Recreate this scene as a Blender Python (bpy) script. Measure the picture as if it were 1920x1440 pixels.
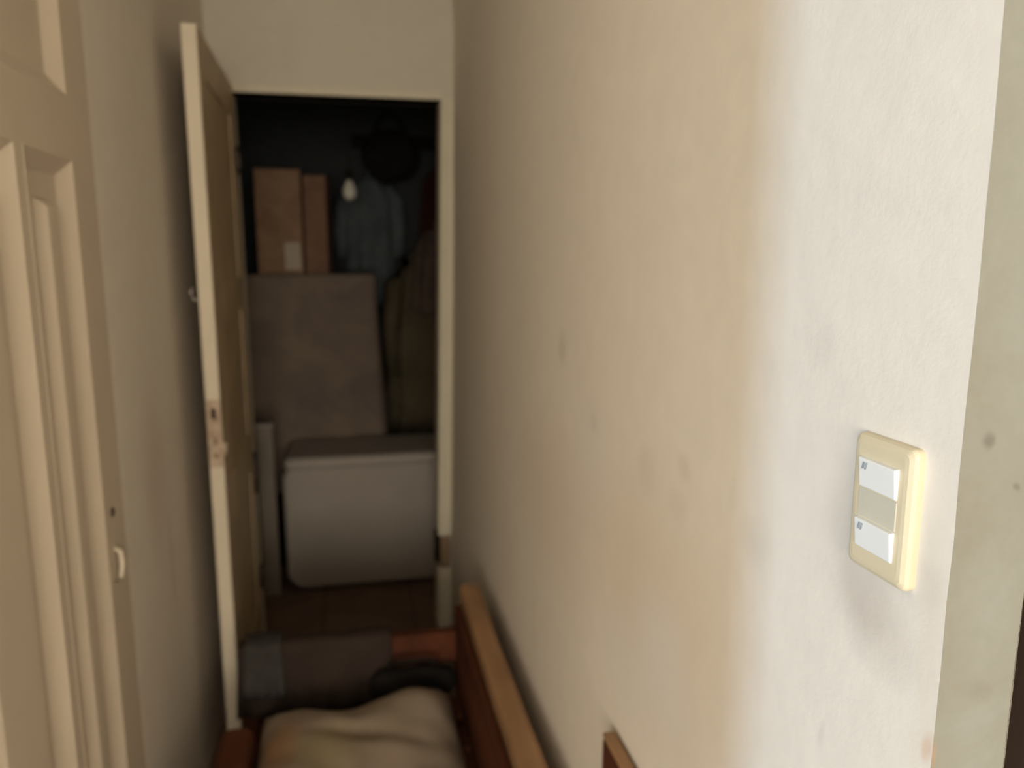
import bpy, bmesh, math, random
from mathutils import Vector, noise, Matrix

for o in list(bpy.data.objects):
    bpy.data.objects.remove(o, do_unlink=True)
scene = bpy.context.scene
COL = scene.collection
R = math.radians

# ------------------------------------------------------------------ camera
cam_d = bpy.data.cameras.new('camera')
cam = bpy.data.objects.new('camera', cam_d)
COL.objects.link(cam)
cam.location = (0, 0, 1.6)
cam.rotation_euler = (R(90 - 9.53), 0, R(-11.6))
cam_d.sensor_width = 36
cam_d.lens = 36 * 1441 / 1920
cam_d.clip_start = 0.02
cam_d.dof.use_dof = True
cam_d.dof.focus_distance = 0.55
cam_d.dof.aperture_fstop = 4.6
scene.camera = cam

# ------------------------------------------------------------------ world / light / exposure
w = bpy.data.worlds.new('world'); scene.world = w
w.use_nodes = True
w.node_tree.nodes['Background'].inputs[0].default_value = (0.75, 0.85, 1.0, 1)
w.node_tree.nodes['Background'].inputs[1].default_value = 0.6
scene.view_settings.view_transform = 'Standard'
scene.view_settings.look = 'None'
scene.view_settings.gamma = 1
scene.view_settings.exposure = 0.0
scene.view_settings.use_curve_mapping = False

def area(name, loc, target, sx, sy, power, col):
    d = bpy.data.lights.new(name, 'AREA'); d.shape = 'RECTANGLE'
    d.size = sx; d.size_y = sy; d.energy = power; d.color = col
    o = bpy.data.objects.new(name, d); COL.objects.link(o)
    o.location = loc
    o.rotation_euler = (Vector(target) - Vector(loc)).to_track_quat('-Z', 'Y').to_euler()
    return o
# daylight entering by the tall window at the far left end of the hall
area('window_daylight', (-5.9, -2.79, 1.62), (-4.9, -2.79, 1.62), 0.55, 1.5, 255, (0.46, 0.70, 1.0))
# added warm fill raising the corridor's ambient light, unseen behind the camera
area('warm_hall_fill', (-1.5, -3.74, 1.55), (-1.5, -2.74, 1.55), 5.4, 1.4, 262, (1.0, 0.88, 0.71))

# ------------------------------------------------------------------ node helpers
class NT:
    def __init__(s, name, rough=0.8, spec=0.3):
        s.m = bpy.data.materials.new(name); s.m.use_nodes = True
        s.t = s.m.node_tree; s.b = s.t.nodes['Principled BSDF']
        s.b.inputs['Roughness'].default_value = rough
        s.b.inputs['Specular IOR Level'].default_value = spec
        s.pos = None
    def n(s, ty, **kw):
        nd = s.t.nodes.new(ty)
        for k, v in kw.items(): setattr(nd, k, v)
        return nd
    def l(s, a, b): s.t.links.new(a, b)
    def position(s):
        if s.pos is None: s.pos = s.n('ShaderNodeNewGeometry').outputs['Position']
        return s.pos
    def coords(s):
        return s.n('ShaderNodeTexCoord').outputs['Object']
    def mapped(s, vec, scale=(1, 1, 1), loc=(0, 0, 0)):
        m = s.n('ShaderNodeMapping'); m.inputs['Scale'].default_value = scale; m.inputs['Location'].default_value = loc
        s.l(vec, m.inputs['Vector']); return m.outputs['Vector']
    def noise(s, vec, scale, detail=4, rough=0.55, dist=0.0):
        t = s.n('ShaderNodeTexNoise'); t.inputs['Scale'].default_value = scale
        t.inputs['Detail'].default_value = detail; t.inputs['Roughness'].default_value = rough
        t.inputs['Distortion'].default_value = dist
        s.l(vec, t.inputs['Vector']); return t.outputs['Fac']
    def ramp(s, fac, stops):
        r = s.n('ShaderNodeValToRGB')
        e = r.color_ramp.elements
        while len(e) < len(stops): e.new(0.5)
        for k, (p, c) in enumerate(stops):
            e[k].position = p; e[k].color = (c, c, c, 1) if not isinstance(c, tuple) else (*c, 1)
        s.l(fac, r.inputs['Fac']); return r.outputs['Color']
    def mix(s, fac, a, b, mode='MIX'):
        m = s.n('ShaderNodeMix', data_type='RGBA', blend_type=mode)
        for k, v in ((0, fac), (6, a), (7, b)):
            if isinstance(v, (int, float)): m.inputs[k].default_value = v
            elif isinstance(v, tuple): m.inputs[k].default_value = (*v, 1)
            else: s.l(v, m.inputs[k])
        return m.outputs[2]
    def mask(s, c, rad, amount, dvec=None):
        """soft round smudge at a world point, edges broken up by noise"""
        sub = s.n('ShaderNodeVectorMath', operation='SUBTRACT'); s.l(dvec or s.position(), sub.inputs[0])
        sub.inputs[1].default_value = c
        div = s.n('ShaderNodeVectorMath', operation='DIVIDE'); s.l(sub.outputs[0], div.inputs[0]); div.inputs[1].default_value = rad
        ln = s.n('ShaderNodeVectorMath', operation='LENGTH'); s.l(div.outputs[0], ln.inputs[0])
        mr = s.n('ShaderNodeMapRange'); mr.interpolation_type = 'SMOOTHSTEP'
        mr.inputs[1].default_value = 0.15; mr.inputs[2].default_value = 1.0
        mr.inputs[3].default_value = amount; mr.inputs[4].default_value = 0
        s.l(ln.outputs['Value'], mr.inputs[0]); return mr.outputs[0]
    def warped(s, amt=0.03, scale=14):
        t = s.n('ShaderNodeTexNoise'); t.inputs['Scale'].default_value = scale; t.inputs['Detail'].default_value = 3
        s.l(s.position(), t.inputs['Vector'])
        a = s.n('ShaderNodeVectorMath', operation='SUBTRACT'); s.l(t.outputs['Color'], a.inputs[0]); a.inputs[1].default_value = (.5, .5, .5)
        b = s.n('ShaderNodeVectorMath', operation='SCALE'); s.l(a.outputs[0], b.inputs[0]); b.inputs['Scale'].default_value = amt
        c = s.n('ShaderNodeVectorMath', operation='ADD'); s.l(s.position(), c.inputs[0]); s.l(b.outputs[0], c.inputs[1])
        return c.outputs[0]
    def bump(s, fac, strength, dist=0.005):
        b = s.n('ShaderNodeBump'); b.inputs['Strength'].default_value = strength; b.inputs['Distance'].default_value = dist
        s.l(fac, b.inputs['Height']); s.l(b.outputs['Normal'], s.b.inputs['Normal'])
    def color(s, c):
        if isinstance(c, tuple): s.b.inputs['Base Color'].default_value = (*c, 1)
        else: s.l(c, s.b.inputs['Base Color'])
        return s.m

def plaster(name, c1, c2, scale=3.0, marks=(), bump=0.15, rough=0.85):
    t = NT(name, rough, 0.2)
    p = t.position()
    f = t.ramp(t.noise(p, scale, 5, 0.6, 0.6), [(0.35, 0.0), (0.68, 1.0)])
    col = t.mix(f, c1, c2)
    g = t.ramp(t.noise(p, scale * 9, 3, 0.5), [(0.3, 0.97), (0.7, 1.01)])
    col = t.mix(1.0, col, g, 'MULTIPLY')
    if marks:
        wv = t.warped()
        for (c, rad, amount, mc) in marks:
            col = t.mix(t.mask(c, rad, amount, wv), col, mc)
    t.bump(t.noise(p, 38, 4, 0.6), bump, 0.004)
    return t.color(col)

def wood(name, c1, c2, axis=1, scale=1.0, rough=0.55, streak=14, spec=0.35):
    t = NT(name, rough, spec)
    sc = [streak, streak, streak]; sc[axis] = streak * 0.07
    f = t.noise(t.mapped(t.position(), tuple(sc)), scale, 6, 0.62, 0.9)
    col = t.mix(t.ramp(f, [(0.3, 0.0), (0.7, 1.0)]), c1, c2)
    g = t.ramp(t.noise(t.position(), 7, 3), [(0.3, 0.75), (0.7, 1.08)])
    col = t.mix(0.8, col, g, 'MULTIPLY')
    t.bump(f, 0.12, 0.003)
    return t.color(col)

def plain(name, c, rough=0.5, spec=0.4, var=0.12, scale=12, metal=0.0):
    t = NT(name, rough, spec)
    t.b.inputs['Metallic'].default_value = metal
    f = t.noise(t.position(), scale, 4, 0.6)
    k = tuple(x * (1 - var) for x in c)
    return t.color(t.mix(t.ramp(f, [(0.3, 0.0), (0.7, 1.0)]), k, c))

def cloth(name, c1, c2, scale=6, rough=0.95, marks=()):
    t = NT(name, rough, 0.1)
    f = t.noise(t.position(), scale, 4, 0.6, 0.5)
    col = t.mix(t.ramp(f, [(0.35, 0.0), (0.65, 1.0)]), c1, c2)
    if marks:
        wv = t.warped(0.06, 9)
        for (c, rad, amount, mc) in marks:
            col = t.mix(t.mask(c, rad, amount, wv), col, mc)
    t.bump(t.noise(t.position(), 220, 2), 0.2, 0.002)
    return t.color(col)

# ------------------------------------------------------------------ mesh helpers
def link(name, bm, mat, parent=None, smooth=False, bevel=0.0, seg=2):
    bmesh.ops.recalc_face_normals(bm, faces=bm.faces[:])
    me = bpy.data.meshes.new(name); bm.to_mesh(me); bm.free()
    o = bpy.data.objects.new(name, me); COL.objects.link(o)
    me.materials.append(mat)
    if smooth:
        for p in me.polygons: p.use_smooth = True
    if bevel > 0:
        md = o.modifiers.new('bevel', 'BEVEL'); md.width = bevel; md.segments = seg; md.limit_method = 'ANGLE'
        md.angle_limit = R(40)
    if parent is not None: o.parent = parent
    return o

def bx(bm, x0, x1, y0, y1, z0, z1):
    v = [bm.verts.new((x, y, z)) for z in (z0, z1) for y in (y0, y1) for x in (x0, x1)]
    for f in ((0, 2, 3, 1), (4, 5, 7, 6), (0, 1, 5, 4), (2, 6, 7, 3), (0, 4, 6, 2), (1, 3, 7, 5)):
        bm.faces.new([v[i] for i in f])
    return v

def box(name, b, mat, parent=None, bevel=0.004, seg=2):
    bm = bmesh.new(); bx(bm, *b)
    return link(name, bm, mat, parent, bevel=bevel, seg=seg)

def boxes(name, bs, mat, parent=None, bevel=0.0):
    bm = bmesh.new()
    for b in bs: bx(bm, *b)
    return link(name, bm, mat, parent, bevel=bevel)

def lathe(bm, prof, seg=24, c=(0, 0, 0), sx=1, sy=1):
    rings = []
    for r, z in prof:
        rings.append([bm.verts.new((c[0] + r * sx * math.cos(2 * math.pi * k / seg), c[1] + r * sy * math.sin(2 * math.pi * k / seg), c[2] + z)) for k in range(seg)])
    for a, b in zip(rings, rings[1:]):
        for k in range(seg):
            bm.faces.new((a[k], a[(k + 1) % seg], b[(k + 1) % seg], b[k]))
    bm.faces.new(rings[0][::-1]); bm.faces.new(rings[-1])

def tube(bm, pts, rad, seg=10):
    pts = [Vector(p) for p in pts]; rings = []
    for i, p in enumerate(pts):
        d = (pts[min(i + 1, len(pts) - 1)] - pts[max(i - 1, 0)]).normalized()
        a = d.cross(Vector((0, 0, 1)) if abs(d.z) < 0.9 else Vector((1, 0, 0))).normalized(); b = d.cross(a)
        rr = rad[i] if isinstance(rad, (list, tuple)) else rad
        rings.append([bm.verts.new(p + (a * math.cos(2 * math.pi * k / seg) + b * math.sin(2 * math.pi * k / seg)) * rr) for k in range(seg)])
    for a, b in zip(rings, rings[1:]):
        for k in range(seg):
            bm.faces.new((a[k], a[(k + 1) % seg], b[(k + 1) % seg], b[k]))
    bm.faces.new(rings[0][::-1]); bm.faces.new(rings[-1])

def thing(name, label, cat, loc=(0, 0, 0), group=None):
    o = bpy.data.objects.new(name, None); COL.objects.link(o); o.location = loc
    o.empty_display_size = 0.05
    return tag(o, label, cat, group)
def tag(o, label, cat, group=None):
    o['label'] = label; o['category'] = cat
    if group: o['group'] = group
    return o
def struct(o, label=None):
    o['kind'] = 'structure'
    if label: o['label'] = label
    return o
def adopt(root, *obs):
    """parent world-space parts to a thing placed at its base"""
    for o in obs:
        o.parent = root
        o.matrix_parent_inverse = Matrix.Translation(root.location).inverted()

# ------------------------------------------------------------------ materials
SM = (0.30, 0.26, 0.22)
PALE = (0.76, 0.735, 0.69)
TAN = (0.71, 0.595, 0.475)
M = {}
M['wall_right'] = plaster('plaster_right', (0.81, 0.75, 0.655), (0.795, 0.735, 0.64), 2.2, marks=[
    ((0.40, 1.45, 1.417), (0.3, 0.045, 0.05), 0.22, SM),
    ((0.40, 1.24, 1.313), (0.3, 0.035, 0.03), 0.19, SM),
    ((0.40, 1.25, 1.255), (0.3, 0.14, 0.13), 0.40, PALE),
    ((0.40, 0.87, 1.335), (0.3, 0.03, 0.03), 0.19, SM),
    ((0.40, 0.99, 1.300), (0.3, 0.05, 0.05), 0.13, SM),
    ((0.40, 0.89, 1.283), (0.3, 0.045, 0.035), 0.12, SM),
    ((0.40, 0.95, 1.12), (0.3, 0.42, 0.26), 0.50, TAN),
    ((0.40, 1.50, 1.08), (0.3, 0.45, 0.26), 0.40, TAN),
    ((0.40, 0.92, 1.05), (0.3, 0.15, 0.14), 0.60, PALE),
    ((0.40, 1.06, 0.97), (0.3, 0.16, 0.12), 0.45, PALE),
    ((0.40, 0.689, 1.308), (0.3, 0.05, 0.04), 0.12, SM),
    ((0.40, 0.562, 1.177), (0.3, 0.008, 0.02), 0.14, SM),
    ((0.40, 0.515, 1.35), (0.3, 0.085, 0.10), 0.20, (0.42, 0.36, 0.30)),
    ((0.40, 0.525, 1.325), (0.3, 0.05, 0.04), 0.28, (0.38, 0.33, 0.28)),
    ((0.40, 0.548, 1.385), (0.3, 0.04, 0.09), 0.16, (0.42, 0.36, 0.30)),
    ((0.40, 0.50, 1.30), (0.3, 0.07, 0.045), 0.22, (0.42, 0.36, 0.30)),
    ((0.40, 0.455, 1.36), (0.3, 0.025, 0.03), 0.18, SM),
    ((0.40, 0.60, 1.52), (0.3, 0.03, 0.03), 0.10, SM),
    ((0.40, 0.445, 1.30), (0.3, 0.02, 0.20), 0.20, (0.66, 0.56, 0.42)),
    ((0.40, 0.463, 1.395), (0.3, 0.03, 0.05), 0.12, SM),
    ((0.40, 0.436, 1.246), (0.03, 0.010, 0.018), 0.55, (0.62, 0.40, 0.25)),
], bump=0.2)
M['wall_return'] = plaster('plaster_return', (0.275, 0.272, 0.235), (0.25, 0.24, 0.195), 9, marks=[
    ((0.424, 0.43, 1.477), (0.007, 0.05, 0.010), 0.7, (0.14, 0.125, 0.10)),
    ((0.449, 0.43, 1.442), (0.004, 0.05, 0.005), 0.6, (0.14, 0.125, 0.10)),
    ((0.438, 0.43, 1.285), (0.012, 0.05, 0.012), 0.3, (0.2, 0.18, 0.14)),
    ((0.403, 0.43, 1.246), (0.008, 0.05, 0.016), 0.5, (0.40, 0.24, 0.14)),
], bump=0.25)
M['wall_left'] = plaster('plaster_left', (0.80, 0.73, 0.62), (0.78, 0.70, 0.595), 2.5, marks=[
    ((-0.5, 2.0, 1.05), (0.3, 0.16, 0.30), 0.35, (0.56, 0.42, 0.37)),
    ((-0.5, 2.1, 0.80), (0.3, 0.03, 0.20), 0.25, (0.38, 0.33, 0.27)),
])
M['wall_end'] = plaster('plaster_end', (0.66, 0.62, 0.52), (0.64, 0.595, 0.50), 3)
M['wall_hall'] = plaster('plaster_hall', (0.72, 0.64, 0.52), (0.68, 0.59, 0.46), 2)
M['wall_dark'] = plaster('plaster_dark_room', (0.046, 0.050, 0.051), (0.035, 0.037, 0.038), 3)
M['ceiling'] = plaster('plaster_ceiling', (0.82, 0.79, 0.72), (0.80, 0.77, 0.70), 2)
M['jamb'] = plain('painted_jamb', (0.72, 0.66, 0.52), 0.55, 0.3, 0.08, 9)
M['bare'] = wood('bare_jamb_wood', (0.20, 0.13, 0.075), (0.30, 0.21, 0.13), 2)
M['cream'] = plain('cream_door_paint', (0.66, 0.56, 0.43), 0.6, 0.25, 0.06, 5)
M['leaf'] = wood('varnished_leaf', (0.46, 0.35, 0.21), (0.54, 0.42, 0.27), 2, 1.0, 0.5, 9)
M['leaf_edge'] = plain('painted_leaf_edge', (0.78, 0.69, 0.54), 0.6, 0.25, 0.07, 8)
M['worn'] = plaster('worn_lock_wood', (0.62, 0.50, 0.38), (0.38, 0.26, 0.18), 45, bump=0.5)
M['black_hole'] = plain('dark_hole', (0.02, 0.015, 0.012), 0.9, 0.1)
M['steel'] = plain('dull_steel', (0.62, 0.60, 0.56), 0.35, 0.5, 0.15, 40, 0.9)
M['dark_metal'] = plain('dark_hinge_metal', (0.07, 0.055, 0.045), 0.5, 0.4, 0.2, 30, 0.4)
M['plate'] = plain('cream_plastic', (0.70, 0.61, 0.42), 0.4, 0.4, 0.05, 20)
M['plate_mid'] = plain('grey_cream_plastic', (0.60, 0.57, 0.46), 0.4, 0.4, 0.05, 20)
M['rocker'] = plain('white_plastic', (0.84, 0.845, 0.82), 0.4, 0.45, 0.03, 20)
M['mark'] = plain('grey_print', (0.30, 0.33, 0.35), 0.6, 0.2)
M['floor_tile'] = plaster('brown_floor_tile', (0.20, 0.125, 0.085), (0.15, 0.09, 0.062), 6, bump=0.05, rough=0.5)
M['grout'] = plain('dark_grout', (0.07, 0.05, 0.04), 0.9, 0.1)
M['board'] = wood('worn_tan_board', (0.48, 0.29, 0.15), (0.30, 0.165, 0.08), 1, 1.0, 0.6, 11)
M['red_wood'] = wood('red_brown_wood', (0.115, 0.038, 0.018), (0.07, 0.025, 0.014), 1, 1.0, 0.8, 10, 0.1)
M['quilt'] = cloth('beige_quilt', (0.34, 0.27, 0.21), (0.28, 0.225, 0.165), 5, marks=[
    ((-0.22, 1.80, 0.42), (0.08, 0.16, 0.3), 0.6, (0.34, 0.17, 0.07)),
    ((-0.10, 1.75, 0.42), (0.12, 0.16, 0.3), 0.5, (0.36, 0.30, 0.15)),
    ((0.03, 1.80, 0.42), (0.12, 0.05, 0.3), 0.5, (0.24, 0.19, 0.13)),
])
M['dark_cloth'] = cloth('dark_grey_brown_cloth', (0.05, 0.035, 0.028), (0.036, 0.026, 0.022), 6)
M['blue_grey'] = cloth('blue_grey_trim', (0.06, 0.055, 0.052), (0.042, 0.038, 0.036), 12)
M['black'] = cloth('black_cloth', (0.012, 0.010, 0.009), (0.02, 0.016, 0.014), 8)
M['trunk'] = plain('pale_grey_trunk', (0.40, 0.36, 0.315), 0.5, 0.35, 0.10, 4)
M['trunk_trim'] = plain('grey_trunk_trim', (0.26, 0.22, 0.18), 0.5, 0.3, 0.10, 4)
M['sheet'] = cloth('dusty_brown_sheet', (0.24, 0.185, 0.14), (0.17, 0.135, 0.12), 4)
M['carton'] = plaster('brown_cardboard', (0.34, 0.215, 0.135), (0.25, 0.15, 0.09), 10, bump=0.05)
M['carton2'] = plaster('red_brown_cardboard', (0.27, 0.155, 0.10), (0.20, 0.115, 0.075), 10, bump=0.05)
M['tape'] = plain('beige_label', (0.44, 0.36, 0.26), 0.5, 0.3)
M['shirt'] = cloth('blue_grey_shirt', (0.12, 0.14, 0.148), (0.085, 0.10, 0.108), 7)
M['maroon'] = cloth('dark_maroon_cloth', (0.06, 0.022, 0.018), (0.04, 0.016, 0.014), 7)
M['olive'] = cloth('dark_olive_coat', (0.12, 0.095, 0.06), (0.085, 0.07, 0.042), 6)
M['brown_cloth'] = cloth('brown_bundle', (0.12, 0.085, 0.065), (0.085, 0.062, 0.05), 6)
M['bulb'] = plain('milky_bulb', (0.75, 0.72, 0.62), 0.25, 0.5, 0.03)
M['dark_wood'] = wood('dark_stained_wood', (0.024, 0.015, 0.010), (0.014, 0.009, 0.007), 2, 1.0, 0.8, 14, 0.08)
M['window_white'] = plain('white_window_paint', (0.75, 0.75, 0.72), 0.5, 0.4)
M['lamp_body'] = plain('white_lamp_body', (0.8, 0.78, 0.74), 0.5, 0.4)

# ------------------------------------------------------------------ structure
CEIL = 2.72
XL, XR, D = -0.50, 0.40, 3.13
# the right wall of the old house leans a little out of plumb towards its far end
def lean(y, z): return 0.016 * (z - 1.7) * max(0, y) / D
bm = bmesh.new()
ny, nz = 60, 60
y0r, y1r, th = 0.4345, D, 0.070
def rx(y, z):
    n = (noise.noise(Vector((y * 2.1, z * 2.1, 3.3))) * 0.0025 + noise.noise(Vector((y * 9, z * 9, 1.3))) * 0.0007)
    return XR + lean(y, z) + n
grid = []
for i in range(ny + 1):
    t = (i / ny) ** 1.6
    y = y0r + (y1r - y0r) * t
    grid.append([None] * (nz + 1))
    for j in range(nz + 1):
        z = CEIL * j / nz
        yy = y
        if i == 0: yy = y + 0.0028 * noise.noise(Vector((0.7, z * 9, 5.1))) + 0.0012 * noise.noise(Vector((0.7, z * 40, 2.1)))
        grid[i][j] = bm.verts.new((rx(yy, z), yy, z))
for i in range(ny):
    for j in range(nz):
        bm.faces.new((grid[i][j], grid[i + 1][j], grid[i + 1][j + 1], grid[i][j + 1]))
# back side and closing faces
b00 = bm.verts.new((XR + th, y1r, 0)); b01 = bm.verts.new((XR + th, y1r, CEIL))
f00 = bm.verts.new((XR + th - 0.002, y0r + 0.004, 0)); f01 = bm.verts.new((XR + th - 0.002, y0r + 0.004, CEIL))
# end face in a few columns so that the arris stays rough
cols = [[grid[0][j] for j in range(nz + 1)]]
for k in (1, 2, 3):
    u = k / 4
    cols.append([bm.verts.new((XR + 0.001 + u * (th - 0.003), y0r + 0.002 + 0.001 * noise.noise(Vector((u * 3, CEIL * j / nz * 8, 9))), CEIL * j / nz)) for j in range(nz + 1)])
cols.append([f00] + [bm.verts.new((XR + th - 0.002 + 0.0016 * noise.noise(Vector((4.2, CEIL * j / nz * 12, 5))), y0r + 0.004, CEIL * j / nz)) for j in range(1, nz)] + [f01])
ret_faces = []
for a, b in zip(cols, cols[1:]):
    for j in range(nz):
        ret_faces.append(bm.faces.new((a[j], a[j + 1], b[j + 1], b[j])))
bkf = bm.faces.new([b00, b01] + cols[-1][::-1])
for e in bkf.edges: e.smooth = False
for f in ret_faces: f.material_index = 1
for f in bm.faces: f.smooth = True
for e in bm.edges:
    if len(e.link_faces) == 2 and e.link_faces[0].material_index != e.link_faces[1].material_index: e.smooth = False
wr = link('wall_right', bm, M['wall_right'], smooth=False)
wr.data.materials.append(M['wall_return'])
struct(wr, 'stained beige plaster wall with rounded worn corner at right')

# left wall with the panelled door opening
DL0, DL1, DLZ = 0.90, 1.725, 2.13
struct(boxes('wall_left', [(XL - .12, XL, 0.2, DL0 - .004, 0, CEIL), (XL - .12, XL, DL1 + .003, D, 0, CEIL), (XL - .12, XL, DL0 - .004, DL1 + .003, DLZ + .003, CEIL)], M['wall_left']))
# end wall with doorway
OX0, OX1, OZ = -0.455, 0.362, 2.195
we = boxes('wall_end', [(XL - .12, OX0, D, D + .12, 0, CEIL), (OX0, OX1 + .05, D, D + .12, OZ, CEIL), (OX1, XR + .2, D + .01, D + .12, 0, OZ)], M['wall_end'])
struct(we)
# floor : grout bed and tiles
struct(boxes('floor', [(-6.1, 1.5, -3.9, 0.45, -.12, -.006), (-1.5, 1.5, 0.45, 5.2, -.12, -.006)], M['grout']))
fl = bpy.data.objects['floor']
tile_bm = bmesh.new(); bx(tile_bm, -.198, .198, -.198, .198, -.008, 0)
first = link('tile', tile_bm, M['floor_tile'], fl, bevel=0.003)
k = 0
for i in range(-2, 3):
    for j in range(0, 8):
        c = (0.02 + i * 0.402, 0.95 + j * 0.402, 0)
        o = first if k == 0 else first.copy()
        if k: COL.objects.link(o); o.parent = fl
        o.location = (c[0], c[1], random.Random(k).uniform(-.0012, .0008)); k += 1
struct(boxes('ceiling', [(-6.1, 1.5, -3.9, 0.45, CEIL, CEIL + .1), (-1.5, 1.5, 0.45, 5.2, CEIL, CEIL + .1)], M['ceiling']))

# door frame of the far doorway : head and right jamb, with a broken-out strike hollow
fr = struct(box('trim_1', (OX0, OX1, D - .004, D + .13, OZ, OZ + .03), M['jamb'], bevel=0.004), 'painted door frame head over the dark doorway')
# slanted jamb pieces follow the leaning wall
def jamb_piece(name, z0, z1, x0, x1, mat, parent=None, ya=D - .012, yb=D + .125):
    bm = bmesh.new()
    v = bx(bm, x0, x1, ya, yb, z0, z1)
    for q in v: q.co.x += 0.021 * (q.co.z - 2.2)
    return link(name, bm, mat, parent, bevel=0.003)
jr = struct(jamb_piece('trim_2', 0.42, OZ + .004, OX1 - .004, XR + .012, M['jamb']), 'pale painted right jamb of the dark doorway')
jamb_piece('jamb_stop', 0.42, OZ - .01, OX1 + .012, OX1 + .024, M['jamb'], jr, D - .02, D - .010)
jamb_piece('bare_jamb_wood', 0.272, 0.42, OX1 + .006, XR + .012, M['bare'], jr, D - .004, D + .125)
jamb_piece('strike_hollow', 0.285, 0.418, OX1 - .012, OX1 + .006, M['black_hole'], jr, D + .02, D + .09)
jamb_piece('lower_jamb', 0.0, 0.272, OX1 - .004, XR + .014, M['jamb'], jr, D - .016, D + .125)
struct(box('trim_3', (OX0, OX0 + .036, D - .004, D + .125, 0, OZ), M['jamb'], bevel=0.003), 'painted left jamb behind the open door leaf')

# dark room beyond
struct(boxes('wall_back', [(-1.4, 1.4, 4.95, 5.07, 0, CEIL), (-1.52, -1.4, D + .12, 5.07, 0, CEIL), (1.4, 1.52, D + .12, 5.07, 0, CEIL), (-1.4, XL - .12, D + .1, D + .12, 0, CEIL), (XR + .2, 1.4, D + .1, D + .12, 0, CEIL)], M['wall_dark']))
# hall behind the camera
wx0, wx1, wz0, wz1 = -3.09, -2.49, 0.85, 2.40
struct(boxes('wall_hall', [
    (-6.0, XL - .12, 0.2, 0.32, 0, CEIL), (-6.12, -4.25, -3.92, -3.8, 0, CEIL), (1.25, 1.42, -3.92, -3.8, 0, CEIL), (-4.25, 1.25, -3.92, -3.8, 0, 0.8), (-4.25, 1.25, -3.92, -3.8, 2.3, CEIL), (1.3, 1.42, -3.8, .62, 0, CEIL),
    (-6.12, -6.0, -3.8, wx0, 0, CEIL), (-6.12, -6.0, wx1, 0.32, 0, CEIL), (-6.12, -6.0, wx0, wx1, 0, wz0), (-6.12, -6.0, wx0, wx1, wz1, CEIL)], M['wall_hall']))
wf = struct(boxes('window_1', [(-6.08, -6.03, wx0, wx0 + .03, wz0, wz1), (-6.08, -6.03, wx1 - .03, wx1, wz0, wz1), (-6.08, -6.03, wx0, wx1, wz0, wz0 + .03), (-6.08, -6.03, wx0, wx1, wz1 - .03, wz1)], M['window_white']))
struct(boxes('added_window', [(a, a + .05, -3.89, -3.84, 0.8, 2.3) for a in (-4.25, -2.45, -.6, 1.2)] + [(-4.25, 1.25, -3.885, -3.845, z, z + .05) for z in (0.8, 2.25)], M['window_white']))  # unseen window frame, added to go with the warm fill light
# dark timber frame and door beside the wall's end, on the right
tf = struct(box('trim_4', (XR + th + .001, XR + th + .09, 0.455, 0.55, 0, CEIL), M['dark_wood'], bevel=0.004), 'dark stained post beside the wall corner')
d3 = struct(box('door_2', (XR + th + .094, 1.298, 0.49, 0.53, 0.01, CEIL - .01), M['dark_wood'], bevel=0.004), 'dark stained timber door beside the wall corner')

# ------------------------------------------------------------------ cream panelled door in the left wall
pd = struct(box('door_1', (XL - .075, XL - .034, DL0, DL1, 0.008, DLZ), M['cream'], bevel=0.002), 'cream panelled door with raised mouldings in left wall')
def panel_moulding(y0, y1, z0, z1, parent, mat, prefix='moulding', raised=True):
    """frame bevel sinking from the face into the panel, then a raised field; normal +x"""
    def ring(x, ins):
        return (x, y0 + ins, y1 - ins, z0 + ins, z1 - ins)
    prof = [(XL, 0.0), (XL + .0015, .003), (XL - .002, .007), (XL - .016, .026), (XL - .0215, .034), (XL - .022, .050), (XL - .022, .078)]
    bm = bmesh.new(); rings = []
    for x, ins in prof:
        _, a, b, c, d = ring(x, ins)
        rings.append([bm.verts.new(p) for p in ((x, a, c), (x, b, c), (x, b, d), (x, a, d))])
    for r0, r1 in zip(rings, rings[1:]):
        for q in range(4): bm.faces.new((r0[q], r0[(q + 1) % 4], r1[(q + 1) % 4], r1[q]))
    link(prefix, bm, mat, parent, bevel=0.0015)
    if not raised:
        box('panel', (XL - .034, XL - .0222, y0 + .07, y1 - .07, z0 + .07, z1 - .07), mat, parent, bevel=0.0)
        return
    prof2 = [(XL - .0335, .078), (XL - .021, .079), (XL - .018, .0805), (XL - .006, .0915), (XL - .004, .095)]
    bm = bmesh.new(); rings = []
    for x, ins in prof2:
        i2 = min(ins, (y1 - y0) / 2 - .004)
        rings.append([bm.verts.new(p) for p in ((x, y0 + i2, z0 + ins), (x, y1 - i2, z0 + ins), (x, y1 - i2, z1 - ins), (x, y0 + i2, z1 - ins))])
    for r0, r1 in zip(rings, rings[1:]):
        for q in range(4): bm.faces.new((r0[q], r0[(q + 1) % 4], r1[(q + 1) % 4], r1[q]))
    bm.faces.new(rings[-1]); bm.faces.new(rings[0][::-1])
    link('panel', bm, mat, parent, bevel=0.0015)
MY1 = 1.600
panels = [(1.375, MY1, 0.16, 1.775), (1.02, 1.345, 0.16, 1.775), (1.02, MY1, 1.882, 2.09)]
# rails and stiles standing between the panels
rs = [('stile', (1.600, DL1, 0.008, DLZ)), ('stile', (DL0, 1.02, 0.008, DLZ)), ('rail', (1.02, 1.600, 1.775, 1.882)),
      ('rail', (1.02, 1.600, 2.09, DLZ)), ('rail', (1.02, 1.600, 0.008, 0.16)), ('muntin', (1.345, 1.375, 0.16, 1.775))]
for nm, (a, b, c, d) in rs:
    box(nm, (XL - .034, XL, a, b, c, d), M['cream'], pd, bevel=0.0)
for p in panels: panel_moulding(*p, pd, M['cream'], raised=p[2] < 1)
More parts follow.
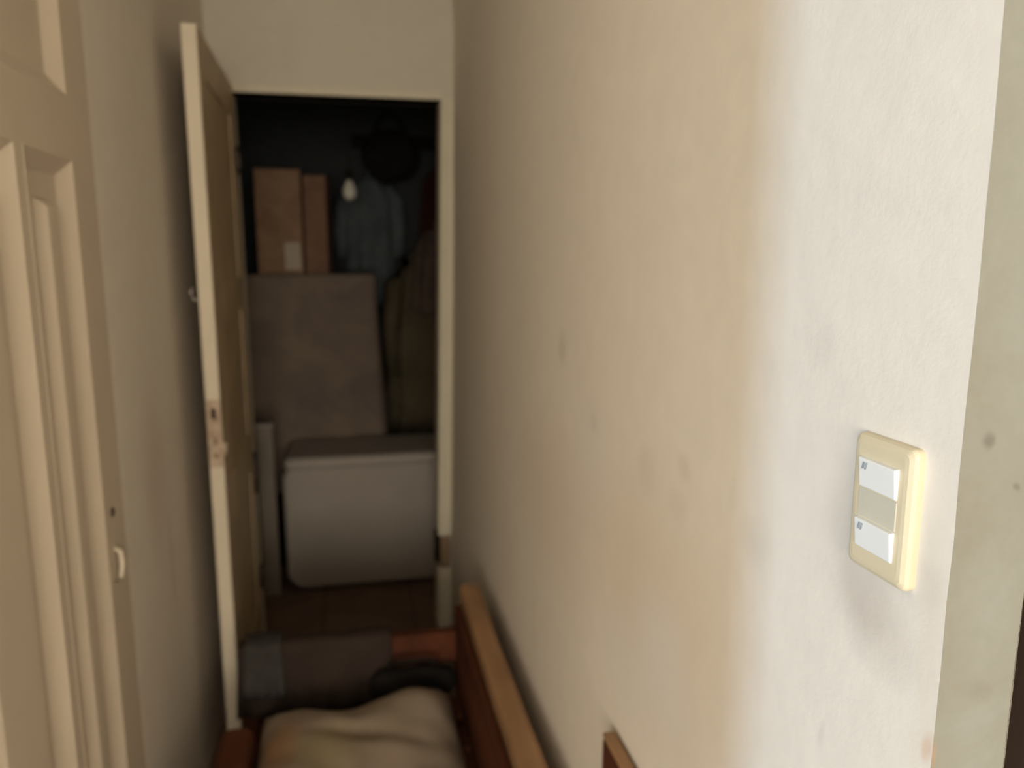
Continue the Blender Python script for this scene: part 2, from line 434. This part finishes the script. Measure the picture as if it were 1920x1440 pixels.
# keyhole and small bright escutcheon on the stile
bm = bmesh.new(); tube(bm, [(XL - .002, 1.645, 1.08), (XL + .003, 1.645, 1.08)], [.010, .009], 14)
link('keyhole', bm, M['dark_metal'], pd)
bm = bmesh.new()
tube(bm, [(XL - .001, 1.632, 0.935), (XL + .010, 1.634, 0.945), (XL + .014, 1.637, 0.97), (XL + .011, 1.640, 0.995), (XL - .001, 1.642, 1.005)], [.004, .005, .0055, .005, .004], 10)
link('pull', bm, M['leaf_edge'], pd, smooth=True)

# ------------------------------------------------------------------ open leaf of the far doorway
HX, HY = -0.452, 3.116            # hinge line
LL, LT, LH = 0.797, 0.040, 2.213  # length, thickness, height
leaf = thing('open_door_leaf', 'wooden door leaf standing open along the left wall, pale edge towards viewer', 'door leaf', (HX, HY, 0.0))
ang = math.atan2(-0.020, -LL)     # local +x runs from the hinge to the free edge
leaf.rotation_euler = (0, 0, math.pi + 0)  # set below
leaf.rotation_euler = (0, 0, math.atan2(-math.sqrt(LL**2 - 0.004**2), 0.022))
# local frame: x = along the leaf, y = thickness (0 .. LT, +y towards the corridor)
LB = 0.03
box('core', (0, LL - .003, .006, LT - .006, LB, LH), M['leaf'], leaf, bevel=0.001)
box('edge_strip', (LL - .003, LL, 0, LT, LB, LH), M['leaf_edge'], leaf, bevel=0.002)
for s, (ya, yb) in enumerate(((LT - .006, LT), (0.0, .006))):
    for nm, (a, b, c, d) in (('stile', (0, .11, LB, LH)), ('stile', (LL - .11, LL - .003, LB, LH)), ('rail', (.11, LL - .11, LH - .12, LH)),
                             ('rail', (.11, LL - .11, LB, LB + .2)), ('rail', (.11, LL - .11, 1.40, 1.52)), ('rail', (.11, LL - .11, .78, .92))):
        box(nm, (a, b, ya, yb, c, d), M['leaf'], leaf, bevel=0.0015)
# lock: worn patch, two holes, a bulge
lk = box('lock_plate', (LL - .001, LL + .0025, .002, LT - .002, 0.985, 1.185), M['worn'], leaf, bevel=0.001)
for z, rr, h in ((1.145, .006, .016), (1.062, .005, .010), (1.018, .006, .008)):
    box('latch_hole', (LL + .002, LL + .0032, LT / 2 - rr, LT / 2 + rr, z - h, z + h), M['black_hole'] if z > 1.1 else M['bare'], lk, bevel=0.001)
bm = bmesh.new(); tube(bm, [(LL - .02, LT - .004, 1.035), (LL - .02, LT + .006, 1.035), (LL - .02, LT + .010, 1.035)], [.022, .020, .012], 16)
link('lock_rose', bm, M['worn'], leaf)
# bright hook on the hidden face
bm = bmesh.new(); tube(bm, [(LL - .015, 0.002, 1.47), (LL - .012, -.016, 1.475), (LL - .010, -.020, 1.495), (LL - .010, -.014, 1.508)], .0035, 8)
link('hook', bm, M['steel'], leaf, smooth=True)
# hinges
for z in (0.30, 0.74, 1.95):
    h = .085 if z == .74 else .05
    bm = bmesh.new(); tube(bm, [(-.004, LT + .003, z - h), (-.004, LT + .006, z - h * .3), (-.004, LT + .006, z + h * .3), (-.004, LT + .003, z + h)], [.006, .012, .012, .006], 12)
    link('hinge', bm, M['dark_metal'], leaf, smooth=True)

# ------------------------------------------------------------------ light switch on the right wall
SX = XR + lean(.5, 1.4) + 0.0012
sw = thing('light_switch', 'cream double light switch with two white rockers on the wall', 'switch', (SX, 0.499, 1.407))
def wb(name, y0, y1, z0, z1, h0, h1, mat, parent=sw, bevel=.002, dz=0):
    """block on the wall: heights measured out of the wall"""
    o = box(name, (-h1, -h0, y0 - .505, y1 - .505, z0 - 1.407, z1 - 1.407), mat, None, bevel)
    o.parent = parent; return o
bm = bmesh.new()
def rrect(y0, y1, z0, z1, r, n=5):
    pts = []
    for cy, cz, a0 in ((y1 - r, z1 - r, 0), (y0 + r, z1 - r, 90), (y0 + r, z0 + r, 180), (y1 - r, z0 + r, 270)):
        for k in range(n + 1):
            a = R(a0 + 90 * k / n); pts.append((cy + r * math.cos(a), cz + r * math.sin(a)))
    return pts
rings = []
for h, ins in ((0.0, 0.0), (.006, 0.0), (.009, .0012), (.0108, .0045), (.0112, .008)):
    rings.append([bm.verts.new((-h, y, z)) for y, z in rrect(-.034 + ins, .034 - ins, -.0545 + ins, .0545 - ins, max(.006 - ins * .3, .002))])
for a, b in zip(rings, rings[1:]):
    n = len(a)
    for q in range(n): bm.faces.new((a[q], a[(q + 1) % n], b[(q + 1) % n], b[q]))
bm.faces.new(rings[-1]); bm.faces.new(rings[0][::-1])
link('plate', bm, M['plate'], sw)
wb('bridge', 0.484, .5275, 1.396, 1.419, .0105, .0118, M['plate_mid'], bevel=.0006)
for za, zb in ((1.4195, 1.4445), (1.3705, 1.3955)):
    bm = bmesh.new()
    # tilted rocker: one edge stands prouder
    ya, yb = .484 - .505, .5275 - .505; z0, z1 = za - 1.407, zb - 1.407
    v = [bm.verts.new(p) for p in ((-.010, ya, z0), (-.010, yb, z0), (-.010, yb, z1), (-.010, ya, z1), (-.0128, ya + .001, z0 + .001), (-.0128, yb - .001, z0 + .001), (-.0150, yb - .001, z1 - .001), (-.0150, ya + .001, z1 - .001))]
    for f in ((0, 1, 2, 3), (4, 5, 6, 7), (0, 1, 5, 4), (1, 2, 6, 5), (2, 3, 7, 6), (3, 0, 4, 7)): bm.faces.new([v[q] for q in f])
    rk = link('rocker', bm, M['rocker'], sw, bevel=.0008)
    for dy in (0.0, .0032):      # two little slanted printed strokes
        bm = bmesh.new(); yc = yb - .0105 + dy; zc = z1 - .0062
        tube(bm, [(-.01485, yc + .0010, zc - .0026), (-.01515, yc - .0010, zc + .0026)], .0008, 6)
        link('printed_stroke', bm, M['mark'], rk)

# ------------------------------------------------------------------ bench with quilt in the corridor
bench = thing('wooden_bench', 'long low wooden bench with tan side board and red-brown rails along the corridor', 'bench', (0.0, 1.5, 0))
parts = []
def bpart(o): parts.append(o); return o
# side board, rough-sawn, slightly bowed
bm = bmesh.new(); n = 26; rows = []
for i in range(n + 1):
    y = 0.72 + (2.20 - 0.72) * i / n
    w1 = 0.003 * noise.noise(Vector((1.1, y * 5, 0))); w2 = 0.004 * noise.noise(Vector((7.1, y * 4, 0)))
    x0, x1 = 0.289 + w1, 0.346 + w2
    zt = 0.605 + 0.003 * noise.noise(Vector((3.1, y * 6, 0)))
    rows.append([bm.verts.new(p) for p in ((x0, y, 0.30), (x0, y, zt - .008), (x0 + .006, y, zt), (x1 - .012, y, zt), (x1, y, zt - .010), (x1, y, 0.30))])
for a, b in zip(rows, rows[1:]):
    for q in range(6): bm.faces.new((a[q], a[(q + 1) % 6], b[(q + 1) % 6], b[q]))
bm.faces.new(rows[0]); bm.faces.new(rows[-1][::-1])
bpart(link('side_board', bm, M['board']))
bpart(box('shade_board', (0.266, 0.2880, 0.72, 2.17, 0.30, 0.560), M['red_wood'], bevel=.006))  # added dark board, stands in for shade on the side board's inner face
bpart(box('end_rail', (-0.36, 0.288, 2.14, 2.185, 0.39, 0.485), M['red_wood'], bevel=.008))
bpart(box('side_rail', (-0.365, -0.285, 0.72, 1.90, 0.27, 0.415), M['red_wood'], bevel=.025, seg=4))
for x, y in ((-0.325, 0.78), (-0.325, 1.86), (0.305, 0.78), (0.30, 2.155)):
    bpart(box('leg', (x - .028, x + .028, y - .028, y + .028, 0, 0.30 if x > 0 else 0.40), M['red_wood'], bevel=.005))
bpart(box('leg', (-.352, -.308, 2.135, 2.18, 0, 0.39), M['red_wood'], bevel=.005))
for i in range(9):
    y = 0.80 + i * 0.15
    bpart(box('slat', (-0.29, 0.28, y, y + .09, 0.285, 0.305), M['red_wood'], bevel=.003))
adopt(bench, *parts)

def sheet(name, x0, x1, y0, y1, nx, nyy, fz, th, mat, parent=None, fxy=None):
    """closed cloth: height field with thickness"""
    bm = bmesh.new(); T = []; B = []
    for i in range(nx + 1):
        T.append([]); B.append([])
        for j in range(nyy + 1):
            u, v = i / nx, j / nyy
            x, y = x0 + (x1 - x0) * u, y0 + (y1 - y0) * v
            if fxy: x, y = fxy(x, y, u, v)
            z = fz(x, y, u, v)
            T[i].append(bm.verts.new((x, y, z))); B[i].append(bm.verts.new((x, y, z - th)))
    for i in range(nx):
        for j in range(nyy):
            bm.faces.new((T[i][j], T[i + 1][j], T[i + 1][j + 1], T[i][j + 1]))
            bm.faces.new((B[i][j], B[i][j + 1], B[i + 1][j + 1], B[i + 1][j]))
    for i in range(nx):
        for j in (0, nyy): bm.faces.new((T[i][j], B[i][j], B[i + 1][j], T[i + 1][j]))
    for j in range(nyy):
        for i in (0, nx): bm.faces.new((T[i][j], T[i][j + 1], B[i][j + 1], B[i][j]))
    return link(name, bm, mat, parent, smooth=True)

def quilt_z(x, y, u, v):
    e = min(u, 1 - u, v * 3, (1 - v) * 1.6)
    r = 0.07 * (1 - math.exp(-e * 14))
    z = 0.345 + r
    z += 0.016 * noise.noise(Vector((x * 5, y * 4, 0.3))) + 0.010 * noise.noise(Vector((x * 13 + y * 5, y * 9, 2.3)))
    z -= 0.020 * math.exp(-((y - (1.80 - 0.35 * x)) / 0.025) ** 2) * max(0, 1 - abs(x) * 5)      # a fold
    z += 0.030 * math.exp(-((x - 0.10) / 0.12) ** 2) * math.exp(-((y - 1.93) / .10) ** 2)
    return max(z, 0.345)
def quilt_xy(x, y, u, v):
    y += v * 0.045 * math.sin(u * 9.0 + 0.6) * 0.6
    x += 0.012 * noise.noise(Vector((0, y * 5, u * 3)))
    return x, y
q = sheet('quilt', -0.275, 0.235, 0.74, 2.01, 34, 70, quilt_z, 0.035, M['quilt'], fxy=quilt_xy)
tag(q, 'crumpled beige quilt spread on the wooden bench', 'quilt')

# dark cloth hanging over the bench end
def drape(name, x0, x1, y_mid, zt, front, back, mat, rail_h=0.026, nseg=26, seed=0, th=.006):
    prof = []
    for k in range(9): prof.append((-rail_h - .006, zt - front + front * k / 8))
    for k in range(1, 6):
        a = math.pi * (1 - k / 6); prof.append(((rail_h + .006) * math.cos(a), zt + .010 * math.sin(a)))
    for k in range(9): prof.append((rail_h + .006, zt - back * k / 8))
    bm = bmesh.new(); A = []; Bk = []
    for i in range(nseg + 1):
        u = i / nseg; x = x0 + (x1 - x0) * u; A.append([]); Bk.append([])
        for k, (dy, z) in enumerate(prof):
            hang = max(0, zt - z)
            wv = hang * 0.12 * math.sin(u * 19 + seed + 2 * noise.noise(Vector((u * 4, seed, 0)))) * (1 if dy > 0 else -1)
            sgn = -1 if dy < 0 else 1
            off = dy + abs(wv) * sgn
            A[i].append(bm.verts.new((x + (0.10 * hang * (u - .5)), y_mid + off, z + .004 * noise.noise(Vector((u * 8, k * .4, seed))))))
            Bk[i].append(bm.verts.new((x + (0.10 * hang * (u - .5)), y_mid + off + (th * -sgn if hang > 0.0001 else 0), z - (th if hang < .0001 else 0))))
    m = len(prof)
    for i in range(nseg):
        for k in range(m - 1):
            bm.faces.new((A[i][k], A[i + 1][k], A[i + 1][k + 1], A[i][k + 1]))
            bm.faces.new((Bk[i][k], Bk[i][k + 1], Bk[i + 1][k + 1], Bk[i + 1][k]))
        for k in (0, m - 1): bm.faces.new((A[i][k], Bk[i][k], Bk[i + 1][k], A[i + 1][k]))
    for k in range(m - 1):
        for i in (0, nseg): bm.faces.new((A[i][k], A[i][k + 1], Bk[i][k + 1], Bk[i][k]))
    return link(name, bm, mat, smooth=True)
dc = drape('folded_blanket', -0.355, 0.075, 2.1625, 0.495, 0.20, 0.30, M['dark_cloth'], seed=1.3)
tag(dc, 'dark grey-brown blanket hung over the far end of the bench', 'blanket')
ds = drape('cleaning_rag', -0.335, -0.235, 2.1625, 0.506, 0.15, 0.05, M['blue_grey'], rail_h=.040, nseg=10, seed=4.0)
tag(ds, 'small blue-grey rag lying over the dark blanket on the bench', 'rag')
# black bag between quilt and bench end
bm = bmesh.new()
bmesh.ops.create_uvsphere(bm, u_segments=28, v_segments=14, radius=1)
for v in bm.verts:
    v.co = Vector((math.copysign(abs(v.co.x) ** .6, v.co.x) * .125, math.copysign(abs(v.co.y) ** .8, v.co.y) * .034, math.copysign(abs(v.co.z) ** .7, v.co.z) * .050))
    v.co += Vector((0, 0, 0.006 * noise.noise(v.co * 30)))
    v.co += Vector((0.135, 2.085, 0.368))
bag = thing('black_pouch', 'flat black pouch tucked behind the beige quilt', 'pouch', (0.135, 2.085, 0.335))
bgo = link('body', bm, M['black'], smooth=True)
bm = bmesh.new(); tube(bm, [(.06, 2.085, .425), (.09, 2.085, .438), (.18, 2.085, .438), (.21, 2.085, .425)], .006, 8)
adopt(bag, bgo, link('strap', bm, M['black'], smooth=True))

# second board, standing on edge between bench and wall, nearer
bm = bmesh.new(); n = 14; rows = []
for i in range(n + 1):
    y = 0.62 + (1.075 - 0.62) * i / n
    w1 = 0.003 * noise.noise(Vector((5.1, y * 6, 0)))
    x0, x1 = 0.370 + w1 * .5, 0.3915 + w1 * .3
    zt = 0.832 + .003 * noise.noise(Vector((8.1, y * 7, 0)))
    rows.append([bm.verts.new(p) for p in ((x0 - .004, y, 0.0), (x0, y, zt - .004), (x0 + .003, y, zt), (x1 - .005, y, zt), (x1, y, zt - .006), (x1 - .004, y, 0.0))])
for a, b in zip(rows, rows[1:]):
    for qq in range(6): bm.faces.new((a[qq], a[(qq + 1) % 6], b[(qq + 1) % 6], b[qq]))
bm.faces.new(rows[0]); bm.faces.new(rows[-1][::-1])
wbd = thing('wooden_board', 'dark brown board standing upright against the stained wall, nearest the viewer', 'board', (0.377, 0.91, 0))
b1 = link('plank', bm, M['red_wood'])
b2 = box('top_batten', (0.370, 0.3915, 0.62, 1.078, 0.833, 0.841), M['board'], bevel=.003)
adopt(wbd, b1, b2)

# ------------------------------------------------------------------ the dark room's contents
# pale trunk with rounded corners
tr = thing('storage_trunk', 'pale grey trunk with rounded corners inside the dark room', 'trunk', (0.05, 3.85, 0))
def rounded_front(y0, y1, x0, x1, z0, z1, r, ins=0.02):
    bm = bmesh.new(); rings = []
    for y, d in ((y0, ins), (y0 + ins * .3, ins * .3), (y0 + ins, 0), (y1, 0)):
        rings.append([bm.verts.new((x, y, z)) for x, z in rrect(x0 + d, x1 - d, z0 + d, z1 - d, r - d * .5, 7)])
    for a, b in zip(rings, rings[1:]):
        for k2 in range(len(a)): bm.faces.new((a[k2], a[(k2 + 1) % len(a)], b[(k2 + 1) % len(a)], b[k2]))
    bm.faces.new(rings[0][::-1]); bm.faces.new(rings[-1]); return bm
tp = [link('body', rounded_front(3.60, 4.02, -0.352, 0.47, 0.02, 0.64, .085), M['trunk']),
      box('lid', (-0.345, 0.465, 3.592, 4.02, 0.600, 0.665), M['trunk'], bevel=.03, seg=5),
      box('plinth', (-0.24, 0.36, 3.66, 4.0, 0.0, 0.03), M['trunk_trim'], bevel=.004)]
adopt(tr, *tp)
# narrow strip of pale board left of the trunk
pb = thing('leaning_board', 'narrow pale board standing between open door and trunk', 'board', (-0.425, 3.62, 0))
adopt(pb, box('plank', (-0.46, -0.385, 3.60, 3.63, 0, 0.82), M['trunk_trim'], bevel=.006), box('end_cap', (-0.462, -0.383, 3.597, 3.633, 0.82, 0.835), M['trunk'], bevel=.003))

# tall cabinet under a dusty sheet
cab = thing('covered_cabinet', 'tall cabinet under a dusty brown sheet in the dark room', 'cabinet', (-0.32, 4.25, 0))
cb = box('body', (-0.92, 0.10, 4.08, 4.60, 0.0, 1.495), M['dark_wood'], bevel=.006)
bm = bmesh.new(); rings = []
segs = 120
def cab_outline(off):
    pts = rrect(-0.935 - off, 0.115 + off, 4.065 - off, 4.615 + off, .03 + off * .5, 6); return pts
import itertools
base = cab_outline(0)
def resample(pts, n):
    P = [Vector((*p, 0)) for p in pts] + [Vector((*pts[0], 0))]
    L = [0]
    for a, b in zip(P, P[1:]): L.append(L[-1] + (b - a).length)
    out = []; k3 = 0
    for i in range(n):
        s = L[-1] * i / n
        while L[k3 + 1] < s: k3 += 1
        t = (s - L[k3]) / max(1e-9, L[k3 + 1] - L[k3]); out.append((P[k3].lerp(P[k3 + 1], t)))
    return out
RS = resample(base, segs); cen = Vector((-0.41, 4.34, 0))
for z in (0.40, 0.6, 0.8, 1.0, 1.2, 1.35, 1.45, 1.49):
    h = (1.5 - z)
    ring = []
    for i, p in enumerate(RS):
        nrm = (p - cen).normalized()
        fold = (0.5 + 0.5 * math.sin(i * 0.62 + 1.6 * noise.noise(Vector((i * .07, z, 0))))) * 0.045 * min(1, h * 1.3)
        qv = p + nrm * (fold + .002); ring.append(bm.verts.new((qv.x, qv.y, z + (.03 * math.sin(i * .3) if z < .41 else 0))))
    rings.append(ring)
rings.append([bm.verts.new((cen.x + (p.x - cen.x) * .985, cen.y + (p.y - cen.y) * .975, 1.503)) for p in RS])
for a, b in zip(rings, rings[1:]):
    for k4 in range(segs): bm.faces.new((a[k4], a[(k4 + 1) % segs], b[(k4 + 1) % segs], b[k4]))
bm.faces.new(rings[-1])
cv = link('cover_sheet', bm, M['sheet'], smooth=True)
adopt(cab, cb, cv)

# two cartons on the cabinet
def carton(name, label, cx, cy, wd, dp, ht, rz, mat, z0=1.504):
    t = thing(name, label, 'carton', (cx, cy, z0), 'cartons on the covered cabinet'); t.rotation_euler = (0, 0, R(rz))
    box('body', (-wd / 2, wd / 2, -dp / 2, dp / 2, 0, ht - .004), mat, t, bevel=.004)
    box('top_flap', (-wd / 2, -.001, -dp / 2, dp / 2, ht - .004, ht), mat, t, bevel=.001)
    box('top_flap', (.001, wd / 2, -dp / 2, dp / 2, ht - .004, ht), mat, t, bevel=.001)
    return t
c1 = carton('carton', 'wider brown cardboard carton with a pale patch, on the covered cabinet', -0.365, 4.27, .225, .20, .525, 3, M['carton'])
box('pale_patch', (.02, .10, -.1015, -.0995, .02, .16), M['tape'], c1, bevel=.0)
carton('carton', 'narrower red-brown carton right of the pale-patched one', -0.170, 4.29, .115, .20, .50, -6, M['carton2'])

# unlit bulb on its cord
bl = thing('hanging_bulb', 'unlit milky bulb hanging on a cord in the dark room', 'bulb', (-0.002, 4.05, 1.87))
bm = bmesh.new(); lathe(bm, [(.004, 0), (.020, .006), (.033, .024), (.036, .044), (.030, .066), (.018, .088), (.014, .100)], 20)
g = link('glass', bm, M['bulb'], bl, smooth=True)
bm = bmesh.new(); lathe(bm, [(.015, .100), (.017, .104), (.017, .14), (.008, .15)], 16); link('socket', bm, M['black_hole'], bl)
bm = bmesh.new(); tube(bm, [(0, 0, .15), (0, 0, .5), (0, 0, CEIL - 1.87)], .003, 6); link('cord', bm, M['black_hole'], bl)

# garments on wall pegs (each hangs on its own peg)
def garment(name, label, x, y, z_top, length, w_top, w_bot, dpt, mat, folds=7, seed=0.0, sleeves=False, cat='garment', group='clothes hung in the dark room'):
    t = thing(name, label, cat, (x, y, z_top - length), group)
    bm = bmesh.new(); seg = 56; rings = []; n = 16
    for k in range(n + 1):
        u = k / n
        wdt = (w_top + (w_bot - w_top) * u) * (0.35 + 0.65 * min(1, (u * 5) ** .6) if u < .2 else 1)
        ring = []
        for i in range(seg):
            a = 2 * math.pi * i / seg
            f = 1 + (.05 + .16 * u) * math.sin(folds * a + seed + 2.0 * noise.noise(Vector((u * 2, seed, 1)))) + .08 * noise.noise(Vector((math.cos(a) * 2, math.sin(a) * 2, u * 4 + seed)))
            ring.append(bm.verts.new((wdt / 2 * math.cos(a) * f, dpt / 2 * (0.5 + .5 * min(1, u * 4)) * math.sin(a) * f, length * (1 - u) + .012 * math.sin(3 * a + seed) * u)))
        rings.append(ring)
    for a, b in zip(rings, rings[1:]):
        for k5 in range(seg): bm.faces.new((a[k5], a[(k5 + 1) % seg], b[(k5 + 1) % seg], b[k5]))
    bm.faces.new(rings[0]); bm.faces.new(rings[-1][::-1])
    link('body', bm, mat, t, smooth=True)
    if sleeves:
        for s in (-1, 1):
            bm = bmesh.new()
            tube(bm, [(s * w_top * .36, 0, length * .93), (s * w_top * .55, -.01, length * .82), (s * w_top * .60, -.02, length * .60), (s * w_top * .58, -.015, length * .38)], [.045, .055, .048, .040], 14)
            link('sleeve', bm, mat, t, smooth=True)
    bm = bmesh.new(); tube(bm, [(0, 0, length - .01), (0, 0, length + .04), (0, .06, length + .05)], .006, 8)
    link('hanging_loop', bm, mat, t)
    return t
YW = 4.95
rail = thing('peg_rail', 'dark timber peg rail on the back wall of the dark room', 'peg rail', (0.55, YW - .02, 2.28))
adopt(rail, box('rail', (0.02, 1.0, YW - .025, YW, 2.24, 2.32), M['dark_wood'], bevel=.004))
for px in (0.13, 0.33, 0.52, 0.74):
    bm = bmesh.new(); tube(bm, [(px, YW - .02, 2.27), (px, YW - .10, 2.275), (px, YW - .13, 2.30)], [.012, .010, .013], 10)
    adopt(rail, link('peg', bm, M['dark_metal']))
garment('hanging_shirt', 'blue-grey shirt hanging beside the milky bulb', 0.11, 4.82, 2.05, 0.75, .28, .24, .14, M['shirt'], 6, 0.4, True)
garment('hanging_coat', 'long dark olive coat hanging behind the right jamb', 0.47, 4.58, 1.66, 1.25, .44, .56, .20, M['olive'], 6, 3.1, True)
garment('hanging_scarf', 'dark maroon scarf hanging above the olive coat', 0.54, 4.86, 2.12, 0.40, .20, .24, .10, M['maroon'], 5, 1.7)
garment('cloth_bundle', 'brown cloth bundle hanging in front of the olive coat', 0.45, 4.32, 1.74, 0.46, .18, .24, .18, M['brown_cloth'], 5, 5.2)
bg = thing('hanging_bag', 'round black bag hanging high beside the blue-grey shirt', 'bag', (0.24, 4.70, 2.02))
bm = bmesh.new(); bmesh.ops.create_uvsphere(bm, u_segments=28, v_segments=16, radius=1)
for v in bm.verts:
    v.co = Vector((v.co.x * .165, v.co.y * .08, v.co.z * .15 + .15)) * 1.0
    v.co += Vector((.01, .01, .012)) * noise.noise(v.co * 9)
link('body', bm, M['black'], bg, smooth=True)
bm = bmesh.new(); tube(bm, [(-.10, 0, .26), (-.06, .05, .36), (.0, .12, .42), (.06, .05, .36), (.10, 0, .26)], .008, 8); link('strap', bm, M['black'], bg, smooth=True)
